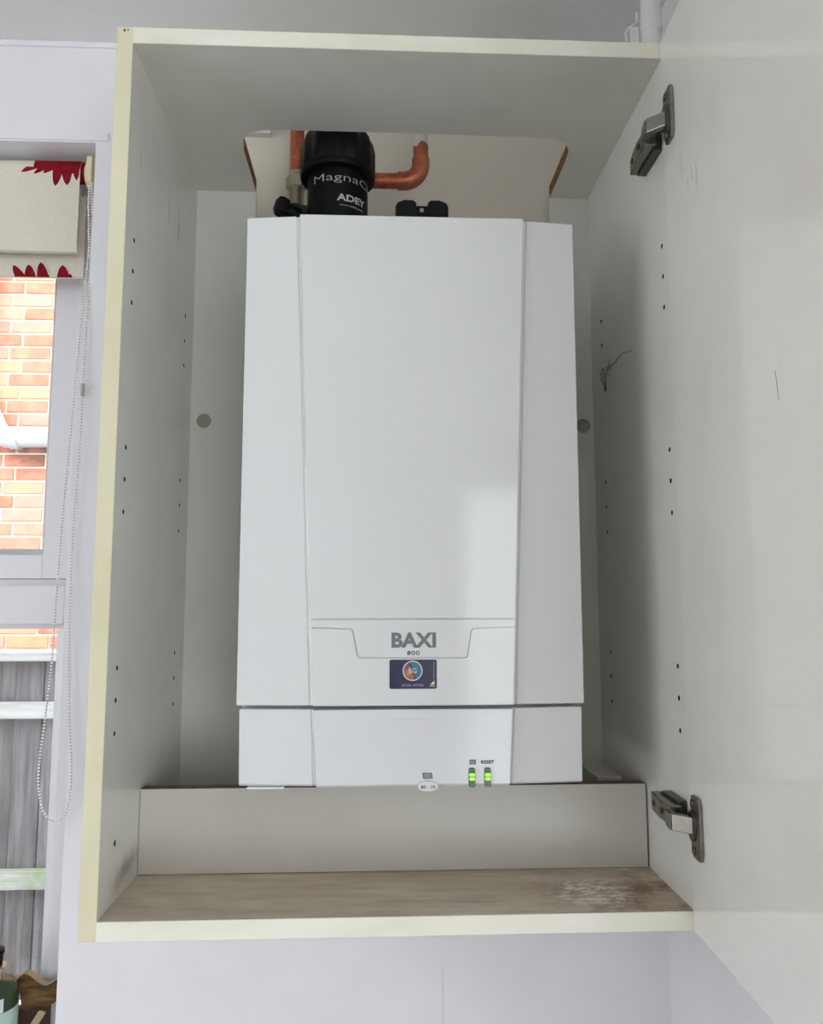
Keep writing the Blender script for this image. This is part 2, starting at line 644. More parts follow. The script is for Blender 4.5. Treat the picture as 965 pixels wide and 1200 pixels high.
# ================================================================== THE SETTING
YW = 0.32                      # face of the wall behind the cabinet
XR = -0.1535                   # right edge of the window opening
ZT = 0.9590                    # top of the window opening
ZS = -0.345                    # window sill
XL = -1.45
CEIL, FLOOR = 1.1150, -1.2850

w = MB()
w.box((XR, YW, FLOOR), (2.70, 0.50, CEIL)).box((XL, YW, ZT), (XR, 0.50, CEIL))
w.box((XL, YW, FLOOR), (XR, 0.50, ZS - 0.03)).box((-2.60, YW, FLOOR), (XL, 0.50, CEIL))
struct('wall_back', w, 'wall_paint')
struct('wall_right', MB().box((0.6525, -0.50, FLOOR), (2.60, YW, CEIL)), 'wall_paint')   # the wall returns towards the room beside the cabinet
lw = MB().box((-2.75, -3.20, FLOOR), (-2.60, -2.50, CEIL)).box((-2.75, -0.70, FLOOR), (-2.60, 0.50, CEIL))   # left wall round a wide window
lw.box((-2.75, -2.50, FLOOR), (-2.60, -0.70, -0.55)).box((-2.75, -2.50, 0.95), (-2.60, -0.70, CEIL))
struct('wall_left', lw, 'wall_paint')
struct('wall_far_right', MB().box((2.55, -3.20, FLOOR), (2.70, 0.50, CEIL)), 'wall_paint')
f = MB()                                                   # wall behind the viewer with a glazed door opening
f.box((-2.60, -3.20, FLOOR), (0.70, -3.05, CEIL)).box((2.40, -3.20, FLOOR), (2.55, -3.05, CEIL)).box((0.70, -3.20, 0.85), (2.40, -3.05, CEIL))
struct('wall_front', f, 'wall_paint')
struct('ceiling', MB().box((-2.75, -3.20, CEIL), (2.70, 0.50, CEIL + 0.15)), 'ceiling_paint')
struct('floor', MB().box((-2.75, -3.20, FLOOR - 0.15), (2.70, 0.50, FLOOR)), 'floor_boards')
struct('trim_1', MB().box((-2.60, YW - 0.004, CEIL - 0.0085), (0.6525, YW, CEIL)), 'wall_paint', bevel=0.0015)
struct('trim_2', MB().box((XL, YW - 0.0025, ZT + 0.002), (XR + 0.018, YW, ZT + 0.0155)), 'wall_paint', bevel=0.001)
struct('trim_3', MB().box((0.3470, YW - 0.0003, -0.60), (0.3479, YW, -0.185)), 'crack_grey')


# ------------------------------------------------------------------ window
win = thing('window_1', 'white plastic framed window with roller blind left of the open cabinet', 'window', (-0.80, 0.45, ZS))
del win['category'], win['label']
win['kind'] = 'structure'
YF = 0.420
fr_ = MB()
fr_.box((-0.2065, YF, ZS), (XR, 0.48, ZT))                       # right jamb
fr_.box((XL, YF, ZS), (XL + 0.06, 0.48, ZT))                     # left jamb
fr_.box((XL + 0.06, YF, 0.905), (-0.2065, 0.48, ZT))             # head
fr_.box((XL + 0.06, YF, ZS), (-0.2065, 0.48, ZS + 0.055))        # bottom
fr_.box((XL + 0.06, YF, 0.2603), (-0.2065, 0.48, 0.3185))        # transom
struct('window_frame', fr_, 'upvc', win, bevel=0.002)
# sloping glazing beads round the lower light and below the sash
bd = MB()
bd.prism([(YF, 0.3185), (YF + 0.012, 0.3275), (0.48, 0.3275), (0.48, 0.3185)], 'yz', XL + 0.06, -0.2065)
bd.prism([(YF + 0.004, 0.2603), (YF + 0.008, 0.2540), (0.45, 0.2540), (0.45, 0.2603)], 'yz', XL + 0.06, -0.2065)
bd.prism([(-0.2065, YF + 0.004), (-0.2180, YF + 0.009), (-0.2180, 0.45), (-0.2065, 0.45)], 'xy', ZS + 0.055, 0.2525)
struct('glazing_bead', bd, 'upvc', win)
sash = MB()
YS = YF + 0.012
sash.box((-0.2465, YS, 0.3285), (-0.2080, 0.475, 0.905)).box((XL + 0.062, YS, 0.3285), (XL + 0.105, 0.475, 0.905))
sash.box((XL + 0.105, YS, 0.3285), (-0.2465, 0.475, 0.3650)).box((XL + 0.105, YS, 0.86), (-0.2465, 0.475, 0.905))
s_o = struct('opening_sash', sash, 'upvc', win, bevel=0.0015)
sb = MB()
sb.prism([(YS, 0.3650), (YS + 0.012, 0.3735), (0.475, 0.3735), (0.475, 0.3650)], 'yz', XL + 0.105, -0.2465)
sb.prism([(-0.2465, YS), (-0.2525, YS + 0.010), (-0.2525, 0.475), (-0.2465, 0.475)], 'xy', 0.3735, 0.86)
struct('glazing_bead', sb, 'upvc', s_o)
struct('pane', MB().box((XL + 0.106, 0.452, 0.366), (-0.2470, 0.456, 0.859)), 'window_glass', s_o)
struct('pane', MB().box((XL + 0.061, 0.452, ZS + 0.056), (-0.2070, 0.456, 0.2590)), 'window_glass', win)
struct('window_sill', MB().box((XL, YW - 0.02, ZS - 0.03), (XR, YF, ZS)), 'upvc', win, bevel=0.004)


# ================================================================== THE CABINET
W, H, D, T = 0.564, 0.8782, 0.2999, 0.0177
TS = 0.0168
cab = thing('kitchen_cabinet', 'open white wall cabinet with cream edging around the boiler', 'cabinet', (W / 2, 0.15, -T))

pinz = [0.675, 0.641, 0.607, 0.4525, 0.4195, 0.386, 0.2294, 0.1977, 0.1655]
for side in (0, 1):
    ct = MB()
    xin = 0.0 if side == 0 else W
    yf, yb = (0.0295, 0.2535) if side == 0 else (0.0195, 0.2500)
    for z in pinz:
        ct.lathe((xin, yf, z), [(0.0027, -0.0135), (0.0027, 0.0135)], 12, 'x')
        ct.lathe((xin, yb, z), [(0.0027, -0.0135), (0.0027, 0.0135)], 12, 'x')
    if side == 0:
        ct.lathe((xin, 0.044, 0.0574), [(0.0030, -0.0135), (0.0030, 0.0135)], 12, 'x')
    a, b = (-TS, 0.0) if side == 0 else (W, W + TS)
    sp_ = obj('side_panel', MB().box((a, 0.0006, -T), (b, D + 0.018, H + T)), ['melamine', 'drilled_hole'], cab, cut=ct)
    raw_faces(sp_, lambda c, n: a + 0.0005 < c.x < b - 0.0005 and 0.01 < c.y < 0.29 and 0.0 < c.z < 0.8)
    eo = obj('edge_strip', MB().box((a, -0.0003, -T), (b, 0.0006, H + T)), 'cream_edging', sp_, bevel=0.0003, segs=1,
             label='yellowed cream edging strip' if side == 0 else None)
    if side == 0:
        ch = MB()
        ch.prism([(-0.0105, 0.8925), (-0.0085, 0.8940), (-0.0075, 0.8915), (-0.0095, 0.8900)], 'xz', -0.0006, -0.0002)
        ch.prism([(-0.0065, 0.8922), (-0.0045, 0.8938), (-0.0050, 0.8912)], 'xz', -0.0006, -0.0002)
        obj('chipped_mark', ch, 'raw_chipboard', sp_)

# top panel with the rough cut-out at the back
xa, xb, yn = 0.0832, 0.5075, 0.1485
poly = [(0, 0.0006), (W, 0.0006), (W, D), (xb, D)]
poly += [(xb, 0.205), (xb - 0.001, 0.180), (xb - 0.008, 0.164), (xb - 0.024, 0.154), (xb - 0.060, 0.1505), (0.30, yn)]
poly += [(xa + 0.054, yn - 0.0005), (xa + 0.030, 0.150), (xa + 0.014, 0.156), (xa + 0.004, 0.168), (xa, 0.195), (xa, D)]
poly += [(0, D)]
tp = obj('top_panel', MB().prism(poly, 'xy', H, H + T), ['melamine', 'raw_chipboard'], cab)
raw_faces(tp, lambda c, n: abs(n.z) < 0.5 and c.y > 0.14 and 0.01 < c.x < W - 0.01 and c.y < D - 0.001)
obj('edge_strip', MB().box((0, -0.0003, H), (W, 0.0006, H + T)), 'white_edging', tp, bevel=0.0003, segs=1, label='white edging strip')
# bottom panel
bp = obj('bottom_panel', MB().box((0, 0.0006, -T), (W, D, 0)), 'stained_board', cab, label='brown stained dirty board')
obj('edge_strip', MB().box((0, -0.0003, -T), (W, 0.0006, 0)), 'white_edging', bp, bevel=0.0003, segs=1, label='white edging strip')
# back panel: a U round the boiler, with two round holes
pb = [(0, 0), (W, 0), (W, H), (xb, H), (xb, 0.21), (xa, 0.21), (xa, H), (0, H)]
ct = MB()
for hx, hz in ((0.0182, 0.5428), (0.5490, 0.5405)):
    ct.lathe((hx, D, hz), [(0.0102, -0.02), (0.0102, 0.03)], 24, 'y')
obj('back_panel', MB().prism(pb, 'xz', D, D + 0.0035), 'melamine', cab, cut=ct)
for hx, hz in ((0.0182, 0.5428), (0.5490, 0.5405)):
    obj('hole_disc', MB().lathe((hx, D, hz), [(0.0101, 0.0015), (0.0101, 0.0032)], 24, 'y'), 'disc_grey', cab, label='round dark grey disc in the back panel')  # grey disc closes each hole so that it shows dark
# plinth board standing across the bottom
K, KH = 0.1237, 0.0905
pk = obj('plinth_board', MB().box((0.0006, K, 0.0008), (W - 0.0022, K + 0.0175, KH)), ['grey_beige_board', 'dusty_edge'], cab,
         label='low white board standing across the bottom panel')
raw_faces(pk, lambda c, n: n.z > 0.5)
ck = MB().box((0.532, 0.215, 0.0), (W - 0.0005, D - 0.001, 0.079))
obj('corner_block', ck, 'melamine', cab, bevel=0.002, label='pale block in the rear right corner behind the low board')

# door, swung open a little short of square
DX, DY = 0.5617, -0.0020
dv = Vector((-0.0400, -1.0, 0)).normalized()        # from the hinge side towards the room
dn = Vector((1.0, -0.0400, 0)).normalized()         # through the board, away from the cabinet
LD = 0.578


def dpt(s, t, z):
    """point on the open door: s along it, t through it (t=0 is the inside face)"""
    q = Vector((DX, DY, 0)) + dv * s + dn * t
    return (q.x, q.y, z)


db = MB().obox(Vector(dpt(LD / 2, 0.009, (H) / 2)), dv * (LD / 2), dn * 0.009, Vector((0, 0, (H + 2 * T) / 2 - 0.001)))
door = obj('cabinet_door', db, 'door_board', cab, bevel=0.0008, segs=2, label='glossy white door swung open towards the room')

for k, (u0, z0, u1, z1) in enumerate(((0.221, 0.4650, 0.224, 0.4420), (0.0745, 0.7120, 0.0755, 0.6960), (0.0860, 0.7080, 0.0865, 0.6880), (0.0640, 0.7040, 0.0646, 0.6930))):
    wd = 0.0004 if k else 0.0007
    sm = MB().add([dpt(u0 - wd / 2, -0.0001, z0), dpt(u0 + wd / 2, -0.0001, z0), dpt(u1 + wd / 2, -0.0001, z1), dpt(u1 - wd / 2, -0.0001, z1),
                   dpt(u0 - wd / 2, 0.0003, z0), dpt(u0 + wd / 2, 0.0003, z0), dpt(u1 + wd / 2, 0.0003, z1), dpt(u1 - wd / 2, 0.0003, z1)],
                  [(0, 1, 2, 3), (7, 6, 5, 4), (0, 4, 5, 1), (1, 5, 6, 2), (2, 6, 7, 3), (3, 7, 4, 0)])
    obj('scratch', sm, 'scratch_grey', door)

# hinges
for zc, up in ((0.7955, 1), (0.0842, -1)):
    hg = bpy.data.objects.new('hinge', None)
    hg.empty_display_size = 0.02
    COL.objects.link(hg)
    hg.parent = cab
    hg.location = Vector((W, 0.0, zc)) - cab.location
    off = -Vector((W, 0.0, zc))

    def hp(name, mb, mat, **kw):
        o = obj(name, mb, mat, None, **kw)
        o.parent = hg
        o.location = off
        return o
    zb = zc - 0.006 if up > 0 else zc + 0.0035      # body level
    # body screwed to the side panel, in two stepped blocks
    b1 = MB().prism([(0.008, zb - 0.0125), (0.060, zb - 0.0125), (0.060, zb + 0.0085), (0.050, zb + 0.0125), (0.008, zb + 0.0125)], 'yz', W - 0.010, W)
    hp('mounting_plate', b1, 'hinge_dark', bevel=0.001)
    b2 = MB().prism([(W - 0.008, 0.002), (W - 0.0205, 0.004), (W - 0.0210, 0.030), (W - 0.0170, 0.064), (W - 0.008, 0.064)], 'xy', zb - 0.0092, zb + 0.0092)
    hp('hinge_body', b2, 'hinge_steel', bevel=0.001)
    for ys_, xo in ((0.022, 0.0208), (0.050, 0.0185)):
        hp('adjusting_screw', MB().lathe((W - xo, ys_, zb), [(0.003, -0.0014), (0.003, 0.0014)], 12, 'x'), 'hinge_dark')
    # cranked arm reaching out to the door
    za = zb + (0.003 if up > 0 else -0.002)
    a0 = Vector((W - 0.0195, 0.006, za))
    a1 = Vector((W - 0.0215, -0.010, za))
    a2 = Vector(dpt(0.0215, -0.004, za))
    arm = MB()
    for p, q in ((a0, a1), (a1, a2)):
        d = (q - p)
        nrm = Vector((d.y, -d.x, 0)).normalized()
        arm.obox((p + q) / 2, d * 0.53, nrm * 0.0035, Vector((0, 0, 0.0078)))
    hp('hinge_arm', arm, 'hinge_steel', bevel=0.0008)
    # the long flange on the door with its cup and two screws
    pl = []
    for z, y0, y1 in ((-0.0285, 0.017, 0.0335), (-0.022, 0.0135, 0.0365), (0.022, 0.0135, 0.0365), (0.0285, 0.017, 0.0335)):
        pl.append((z, y0, y1))
    outl = [(y0, z) for z, y0, y1 in pl] + [(y1, z) for z, y0, y1 in reversed(pl)]
    fl = MB()
    n = len(outl)
    fl.add([dpt(s, -0.0040, zc + z) for s, z in outl] + [dpt(s, 0.0, zc + z) for s, z in outl],
           [tuple(range(n)), tuple(range(2 * n - 1, n - 1, -1))] + [(i, n + i, n + (i + 1) % n, (i + 1) % n) for i in range(n)])
    hp('door_flange', fl, 'hinge_steel', bevel=0.0008)
    cup = MB()
    N = 24
    cc = dpt(0.0185, 0, zc)
    for t0, t1, rr in ((-0.0055, 0.0, 0.0140),):
        vs = [Vector(dpt(0.0185 + rr * math.cos(2 * PI * i / N) * 0.8, t, zc + rr * math.sin(2 * PI * i / N))) for t in (t0, t1) for i in range(N)]
        cup.add(vs, [tuple(range(N)), tuple(range(2 * N - 1, N - 1, -1))] + [(i, N + i, N + (i + 1) % N, (i + 1) % N) for i in range(N)])
    hp('hinge_cup', cup, 'hinge_dark', bevel=0.0008)
    for dz in (-0.0215, 0.0215):
        sc_ = MB()
        N2 = 12
        vs = [Vector(dpt(0.0215 + 0.0036 * math.cos(2 * PI * i / N2), t, zc + dz + 0.0036 * math.sin(2 * PI * i / N2))) for t in (-0.0054, -0.0035) for i in range(N2)]
        sc_.add(vs, [tuple(range(N2)), tuple(range(2 * N2 - 1, N2 - 1, -1))] + [(i, N2 + i, N2 + (i + 1) % N2, (i + 1) % N2) for i in range(N2)])
        hp('screw', sc_, 'hinge_dark', bevel=0.0006, segs=1)

# cobweb on the right side panel
cb = thing('cobweb', 'small dusty grey cobweb on the right inner side of the cabinet', 'cobweb', (W, 0.23, 0.59))
web = MB()
for path in ([(0.2326, 0.573), (0.240, 0.590), (0.2422, 0.5968), (0.2536, 0.6049)], [(0.2422, 0.5968), (0.2221, 0.6002), (0.1921, 0.5991), (0.1568, 0.5991), (0.1215, 0.592)],
             [(0.2340, 0.580), (0.2189, 0.5935), (0.2000, 0.5985)], [(0.2326, 0.574), (0.2300, 0.586), (0.2221, 0.6002), (0.205, 0.606)], [(0.2536, 0.6049), (0.243, 0.590), (0.236, 0.581), (0.2326, 0.573)]):
    pts = smooth_loop([(W - 0.0012 - 0.003 * (i % 2), y, z) for i, (y, z) in enumerate(path)], False, 4)
    web.tube(pts, [0.00055 * (1 - 0.6 * i / len(pts)) + 0.00015 for i in range(len(pts))], 5)
web.lathe((W - 0.002, 0.2335, 0.576), [(0.0005, -0.004), (0.0022, -0.001), (0.0018, 0.003), (0.0004, 0.007)], 8, 'z')
obj('web_strands', web, 'cobweb_grey', cb)

# ================================================================== THE BOILER
boiler = thing('boiler', 'glossy white gas boiler hanging inside the open cabinet', 'boiler', (0.2945, 0.17, 0.11))
obj('casing', MB().box((0.1195, 0.060, 0.1145), (0.4695, YW, 0.7035)), 'boiler_enamel', boiler, bevel=0.002)


def shell(rows, yb):
    """rows: (z, [(x, y)...]) from bottom to top, closed behind at yb"""
    mb = MB()
    n = len(rows[0][1])
    vs = []
    for z, pr in rows:
        vs += [(x, y, z) for x, y in pr] + [(pr[-1][0], yb, z), (pr[0][0], yb, z)]
    m = n + 2
    fs = []
    for k in range(len(rows) - 1):
        for i in range(m):
            j = (i + 1) % m
            fs.append((k * m + i, k * m + j, (k + 1) * m + j, (k + 1) * m + i))
    fs += [tuple(range(m))[::-1], tuple((len(rows) - 1) * m + i for i in range(m))]
    mb.add(vs, fs)
    return mb


def prof(z, dy=0.0, x0=0.1168, x1=0.4724, L=None, R=None):
    t = (z - 0.1905) / (0.708 - 0.1905)
    la, lb = L or (0.1903 + t * (0.1697 - 0.1903), 0.1948 + t * (0.1746 - 0.1948))
    rb, ra = R or (0.3972 + t * (0.4155 - 0.3972), 0.4015 + t * (0.4208 - 0.4015))
    return (z, [(x0, 0.0410 + dy), (la, 0.0350 + dy), (la + 0.0005, 0.0372 + dy), (lb - 0.0011, 0.0358 + dy), (lb, 0.0300 + dy),
                (rb, 0.0300 + dy), (rb + 0.0011, 0.0358 + dy), (ra - 0.0005, 0.0372 + dy), (ra, 0.0350 + dy), (x1, 0.0410 + dy)])


def ribbon(pts, wd, y0, y1):
    """groove cutter along a polyline in the xz plane"""
    L_, R_ = [], []
    for i, p in enumerate(pts):
        a, b = Vector(pts[max(0, i - 1)]), Vector(pts[min(len(pts) - 1, i + 1)])
        d = (b - a).normalized()
        nn = Vector((-d.y, d.x)) * wd / 2
        L_.append(tuple(Vector(p) + nn))
        R_.append(tuple(Vector(p) - nn))
    return MB().prism(L_ + R_[::-1], 'xz', y0, y1)


gr = MB().box((0.1885, 0.02, 0.2764), (0.4030, 0.0330, 0.2779))
trap = [(0.1925, 0.2686), (0.2305, 0.2672)] + [(0.2333, 0.2664), (0.2343, 0.2640)] + [(0.2388, 0.2415), (0.2398, 0.2392), (0.2425, 0.2383)]
trap += [(0.3470, 0.2380), (0.3497, 0.2389), (0.3508, 0.2412), (0.3547, 0.2644), (0.3557, 0.2668), (0.3585, 0.2677), (0.4015, 0.2690)]
g2 = ribbon(trap, 0.0012, 0.02, 0.0325)
gr.add(g2.v, g2.f)
obj('front_cover', shell([prof(0.1905), prof(0.7085)], 0.058), 'boiler_enamel', boiler, bevel=0.0016, segs=3, angle=85, cut=gr)
emb = MB()
for q in (rrect(0.2700, 0.1600, 0.3215, 0.1765, 0.002, 3),):
    pts = q[3:] + q[:3]
    keep = [p for p in q if p[1] > 0.170]
    r_ = ribbon([(0.2702, 0.168), (0.2702, 0.1755), (0.2712, 0.1768), (0.3203, 0.1768), (0.3213, 0.1755), (0.3213, 0.168)], 0.0006, 0.02, 0.0314)
    emb.add(r_.v, r_.f)
Lf = lambda z: (0.1915 + (0.1868 - z) * 0.040, 0.1955 + (0.1868 - z) * 0.045)
Rf = lambda z: (0.3960 - (0.1868 - z) * 0.045, 0.3995 - (0.1868 - z) * 0.050)
rows = [prof(0.1112, 0.0035, 0.1210, 0.4688, Lf(0.1112), Rf(0.1112)), prof(0.1135, 0.0012, 0.1205, 0.4692, Lf(0.1135), Rf(0.1135)),
        prof(0.1868, 0.0007, 0.1196, 0.4702, Lf(0.1868), Rf(0.1868))]
obj('control_flap', shell(rows, 0.058), 'boiler_plastic', boiler, bevel=0.0014, segs=3, angle=85, cut=emb)
obj('bottom_tab', MB().box((0.1290, 0.040, 0.1082), (0.1660, 0.050, 0.1104)), 'boiler_plastic', boiler, bevel=0.0004, segs=1)

YC = 0.0300          # front plane of the centre strip
# BAXI and 800
obj('logo_lettering', text_mesh('logo_lettering', 'BAXI', (0.2735, 0.2483, 0.3188, 0.2636), YC, 0.0003, 0.040, spacing=1.02), 'logo_grey', boiler)
obj('model_number', text_mesh('model_number', '800', (0.2893, 0.2407, 0.3020, 0.2452), YC, 0.0002, 0.014, spacing=1.1), 'print_dark', boiler)
# sticker
st = obj('sticker', MB().prism(rrect(0.2715, 0.2073, 0.3195, 0.2363, 0.0020), 'xz', YC - 0.0003, YC), 'sticker_navy', boiler, label='small navy sticker with round badge')


def flat(name, pts, d, mat, par):
    return obj(name, MB().prism(pts, 'xz', YC - d, YC - 0.0003), mat, par)


bx, bz = 0.2949, 0.2252
flat('sticker_border', arc(bx, bz, 0.0101, 0, 2 * PI, 40)[:-1], 0.00040, 'badge_white', st)
flat('badge_ground', arc(bx, bz, 0.0090, 0, 2 * PI, 40)[:-1], 0.00045, 'badge_black', st)
sw = arc(bx, bz, 0.0086, -PI * 0.40, PI * 0.60, 18) + [(bx - 0.0004, bz + 0.0040), (bx + 0.0008, bz), (bx + 0.0024, bz - 0.0030)]
flat('badge_swirl', sw, 0.00050, 'badge_teal', st)
sw = arc(bx, bz, 0.0086, PI * 0.68, PI * 1.55, 18) + [(bx + 0.0012, bz - 0.0046), (bx - 0.0010, bz - 0.0010), (bx - 0.0020, bz + 0.0030)]
flat('badge_swirl', sw, 0.00050, 'badge_orange', st)
obj('badge_lettering', text_mesh('badge_lettering', 'BG', (bx - 0.0038, bz - 0.0024, bx + 0.0040, bz + 0.0026), YC - 0.0005, 0.0001, 0.0), 'badge_white', st)
obj('phone_number', text_mesh('phone_number', '07525 497996', (0.2840, 0.2095, 0.3062, 0.2121), YC - 0.0003, 0.0001, 0.0), 'sticker_text', st)
flat('safety_mark', [(0.3126, 0.2112), (0.3170, 0.2158), (0.3172, 0.2112)], 0.0004, 'sticker_cream', st)
ln = MB()
for i in range(4):
    ln.box((0.3122 + i * 0.0014, YC - 0.0004, 0.2094), (0.3132 + i * 0.0014, YC - 0.0003, 0.2102))
ln.box((0.31635, YC - 0.0004, 0.2165), (0.3166, YC - 0.0003, 0.2345))
obj('sticker_print', ln, 'sticker_cream', st)

YP = YC + 0.0007     # front plane of the flap
# print on the flap: radiator symbols, RESET, the dial tick
ic = MB()
for i in range(4):
    x = 0.3524 + i * 0.00155
    ic.box((x, YP - 0.0002, 0.1322), (x + (0.0006 if i < 3 else 0.0012), YP, 0.1372))
ic.box((0.3519, YP - 0.0002, 0.1331), (0.3582, YP, 0.1335)).box((0.3519, YP - 0.0002, 0.1358), (0.3582, YP, 0.1362))
obj('radiator_symbol', ic, 'print_dark', boiler)
obj('reset_lettering', text_mesh('reset_lettering', 'RESET', (0.3638, 0.1330, 0.3768, 0.1362), YP, 0.0002, 0.03, spacing=1.1), 'print_dark', boiler)
ic = MB()
o1, i1 = rrect(0.3052, 0.1190, 0.3144, 0.1246, 0.0008, 2), rrect(0.3060, 0.1198, 0.3136, 0.1239, 0.0004, 2)
n = len(o1)
ic.add([(x, YP - 0.0002, z) for x, z in o1] + [(x, YP - 0.0002, z) for x, z in i1], [(i, (i + 1) % n, n + (i + 1) % n, n + i) for i in range(n)])
for i in range(5):
    ic.box((0.3066 + i * 0.00145, YP - 0.0002, 0.1203), (0.3072 + i * 0.00145, YP, 0.1234))
ic.box((0.3042, YP - 0.0002, 0.1240), (0.3053, YP, 0.1246)).box((0.3142, YP - 0.0002, 0.1186), (0.3149, YP, 0.1194))
ic.box((0.3094, YP - 0.0002, 0.1158), (0.3101, YP, 0.1172))
obj('radiator_symbol', ic, 'print_dark', boiler)
# thumb dial
dl = MB()
lens = [(0.3100 + 0.0105 * math.cos(a), 0.1118 + 0.0050 * math.sin(a)) for a in [2 * PI * i / 32 for i in range(32)]]
dl.prism(lens, 'xz', YP - 0.0020, YP + 0.018)
dial = obj('temperature_dial', dl, 'boiler_plastic', boiler, bevel=0.0006)
obj('dial_lettering', text_mesh('dial_lettering', '80 · 10', (0.3030, 0.1098, 0.3172, 0.1130), YP - 0.0020, 0.0002, 0.01), 'print_dark', dial)
# two lit indicators
for xx, zz in ((0.3544, 0.1200), (0.3702, 0.1201)):
    ld = obj('indicator_light', MB().prism(rrect(xx - 0.0032, zz - 0.0098, xx + 0.0032, zz + 0.0092, 0.0022), 'xz', YP - 0.0018, YP + 0.001), 'led_lens', boiler, bevel=0.0006, label='green indicator lens with lit bars')
    for dz in (0.0025, -0.0014):
        obj('lit_bar', MB().prism(rrect(xx - 0.0027, zz + dz - 0.0015, xx + 0.0027, zz + dz + 0.0015, 0.0008, 3), 'xz', YP - 0.0022, YP - 0.0017), 'led_lit', ld)
    obj('dark_band', MB().box((xx - 0.0028, YP - 0.0020, zz + 0.0043), (xx + 0.0028, YP - 0.0017, zz + 0.0064)), 'led_dark', ld)
# black two-lobed clip on top of the boiler
kn = MB()
lz = 0.7025
for s in (-1, 1):
    cx = 0.3076 + s * 0.0170
    hexa = [(cx + s * 0.0128, lz), (cx + s * 0.0128, 0.7375), (cx + s * 0.0108, 0.7418), (cx + s * 0.0030, 0.7450), (cx - s * 0.0070, 0.7448), (cx - s * 0.0105, 0.7425), (cx - s * 0.0115, lz)]
    kn.prism(hexa, 'xz', 0.062, 0.088)
kn.box((0.2960, 0.068, lz), (0.3192, 0.084, 0.7412))
kb = obj('top_clip', kn, 'black_plastic', boiler, bevel=0.002, label='black two-lobed clip on top')
obj('clip_tag', MB().box((0.3055, 0.0665, 0.733), (0.3095, 0.0680, 0.7368)), 'fitting_nickel', kb)

# ================================================================== FILTER AND PIPES ABOVE THE BOILER
FX, FY, FR = 0.2052, 0.2000, 0.0392
flt = thing('magnetic_filter', 'black cylindrical magnetic filter above the boiler, printed in grey', 'filter', (FX, FY, 0.7040))
obj('canister', MB().lathe((FX, FY, 0), [(0.030, 0.7045), (FR - 0.002, 0.708), (FR, 0.712), (FR, 0.850)], 48, 'z'), 'black_plastic', flt, smooth=True)
capm = MB().lathe((FX, FY, 0), [(FR + 0.001, 0.8400), (0.0478, 0.8410), (0.0490, 0.8450), (0.0490, 0.8485), (0.0476, 0.8500)], 48, 'z')
cap = obj('screw_cap', capm, 'black_plastic', flt, smooth=True)
obj('grip_top', MB().lathe((FX, FY, 0), [(0.0465, 0.8490), (0.0488, 0.8530), (0.0488, 0.8800), (0.0462, 0.8915), (0.0400, 0.9010), (0.0335, 0.9070), (0.0300, 0.9085)], 96, 'z', lobes=12, depth=0.06), 'black_plastic', cap, smooth=True)
obj('filter_lettering', text_mesh('filter_lettering', 'MagnaClean', (-0.80, 0.8178, 2.25, 0.8308), 0, 0.0003, -0.014, cyl=(FX, FY, FR)), 'filter_print', flt)
obj('maker_lettering', text_mesh('maker_lettering', 'ADEY', (0.03, 0.7945, 1.10, 0.8035), 0, 0.0003, 0.028, cyl=(FX, FY, FR)), 'filter_print', flt)
obj('web_address', text_mesh('web_address', 'www.adey.com', (0.12, 0.7875, 1.00, 0.7902), 0, 0.0003, 0.0, cyl=(FX, FY, FR)), 'filter_print', flt)
# valve block on its left with a scalloped knob
vb = MB()
vb.tube([(0.1720, 0.2150, 0.795), (0.1560, 0.2250, 0.803), (0.1440, 0.2400, 0.812), (0.1437, 0.2570, 0.828)], [0.0170, 0.0160, 0.0145, 0.0115], 16)
vb.tube([(0.1600, 0.2180, 0.797), (0.1380, 0.2040, 0.803)], [0.012, 0.010], 16)
vv = obj('isolating_valve', vb, 'black_plastic', flt, smooth=True)
kd = Vector((-0.80, -0.55, 0.10)).normalized()
ka = kd.cross(Vector((0, 0, 1))).normalized()
kc = kd.cross(ka)
kb_ = MB()
N = 36
ringsv = []
for t, rr in ((0.0, 0.0085), (0.001, 0.0125), (0.010, 0.0135), (0.0145, 0.0120), (0.0160, 0.0080)):
    for i in range(N):
        a = 2 * PI * i / N
        q = rr * (1 - 0.16 * (0.5 - 0.5 * math.cos(6 * a)))
        ringsv.append(Vector((0.1395, 0.2040, 0.8030)) + kd * t + (ka * math.cos(a) + kc * math.sin(a)) * q)
kb_.add(ringsv, [tuple(range(N))] + [(k * N + i, k * N + (i + 1) % N, (k + 1) * N + (i + 1) % N, (k + 1) * N + i) for k in range(4) for i in range(N)] + [tuple(4 * N + i for i in range(N))])
obj('valve_knob', kb_, 'black_plastic', vv, smooth=40)

# left copper riser with its compression fitting
cpx = thing('copper_riser', 'vertical copper pipe with nickel compression nut left of the black filter', 'pipe', (0.1448, 0.26, 0.84))
obj('pipe', MB().tube([(0.1450, 0.26, 0.872), (0.1448, 0.26, 0.975), (0.1448, 0.264, 0.990), (0.1448, 0.276, 0.998), (0.1448, YW, 1.0)], 0.0101, 24), 'copper_pipe', cpx, smooth=True)
nut = MB()
hexn = [(0.0135, 0.0)]
nut.lathe((0.1448, 0.26, 0), [(0.0118, 0.8595), (0.0148, 0.8625), (0.0148, 0.8770), (0.0118, 0.8815)], 6, 'z')
nu = obj('compression_nut', nut, 'fitting_nickel', cpx, bevel=0.0008)
obj('nut_collar', MB().lathe((0.1448, 0.26, 0), [(0.0112, 0.880), (0.0112, 0.8840), (0.0104, 0.8855)], 24, 'z'), 'fitting_nickel', nu, smooth=True)
obj('fitting_body', MB().lathe((0.1448, 0.26, 0), [(0.0100, 0.8300), (0.0100, 0.8480), (0.0110, 0.8600)], 24, 'z'), 'fitting_nickel', cpx, smooth=True)

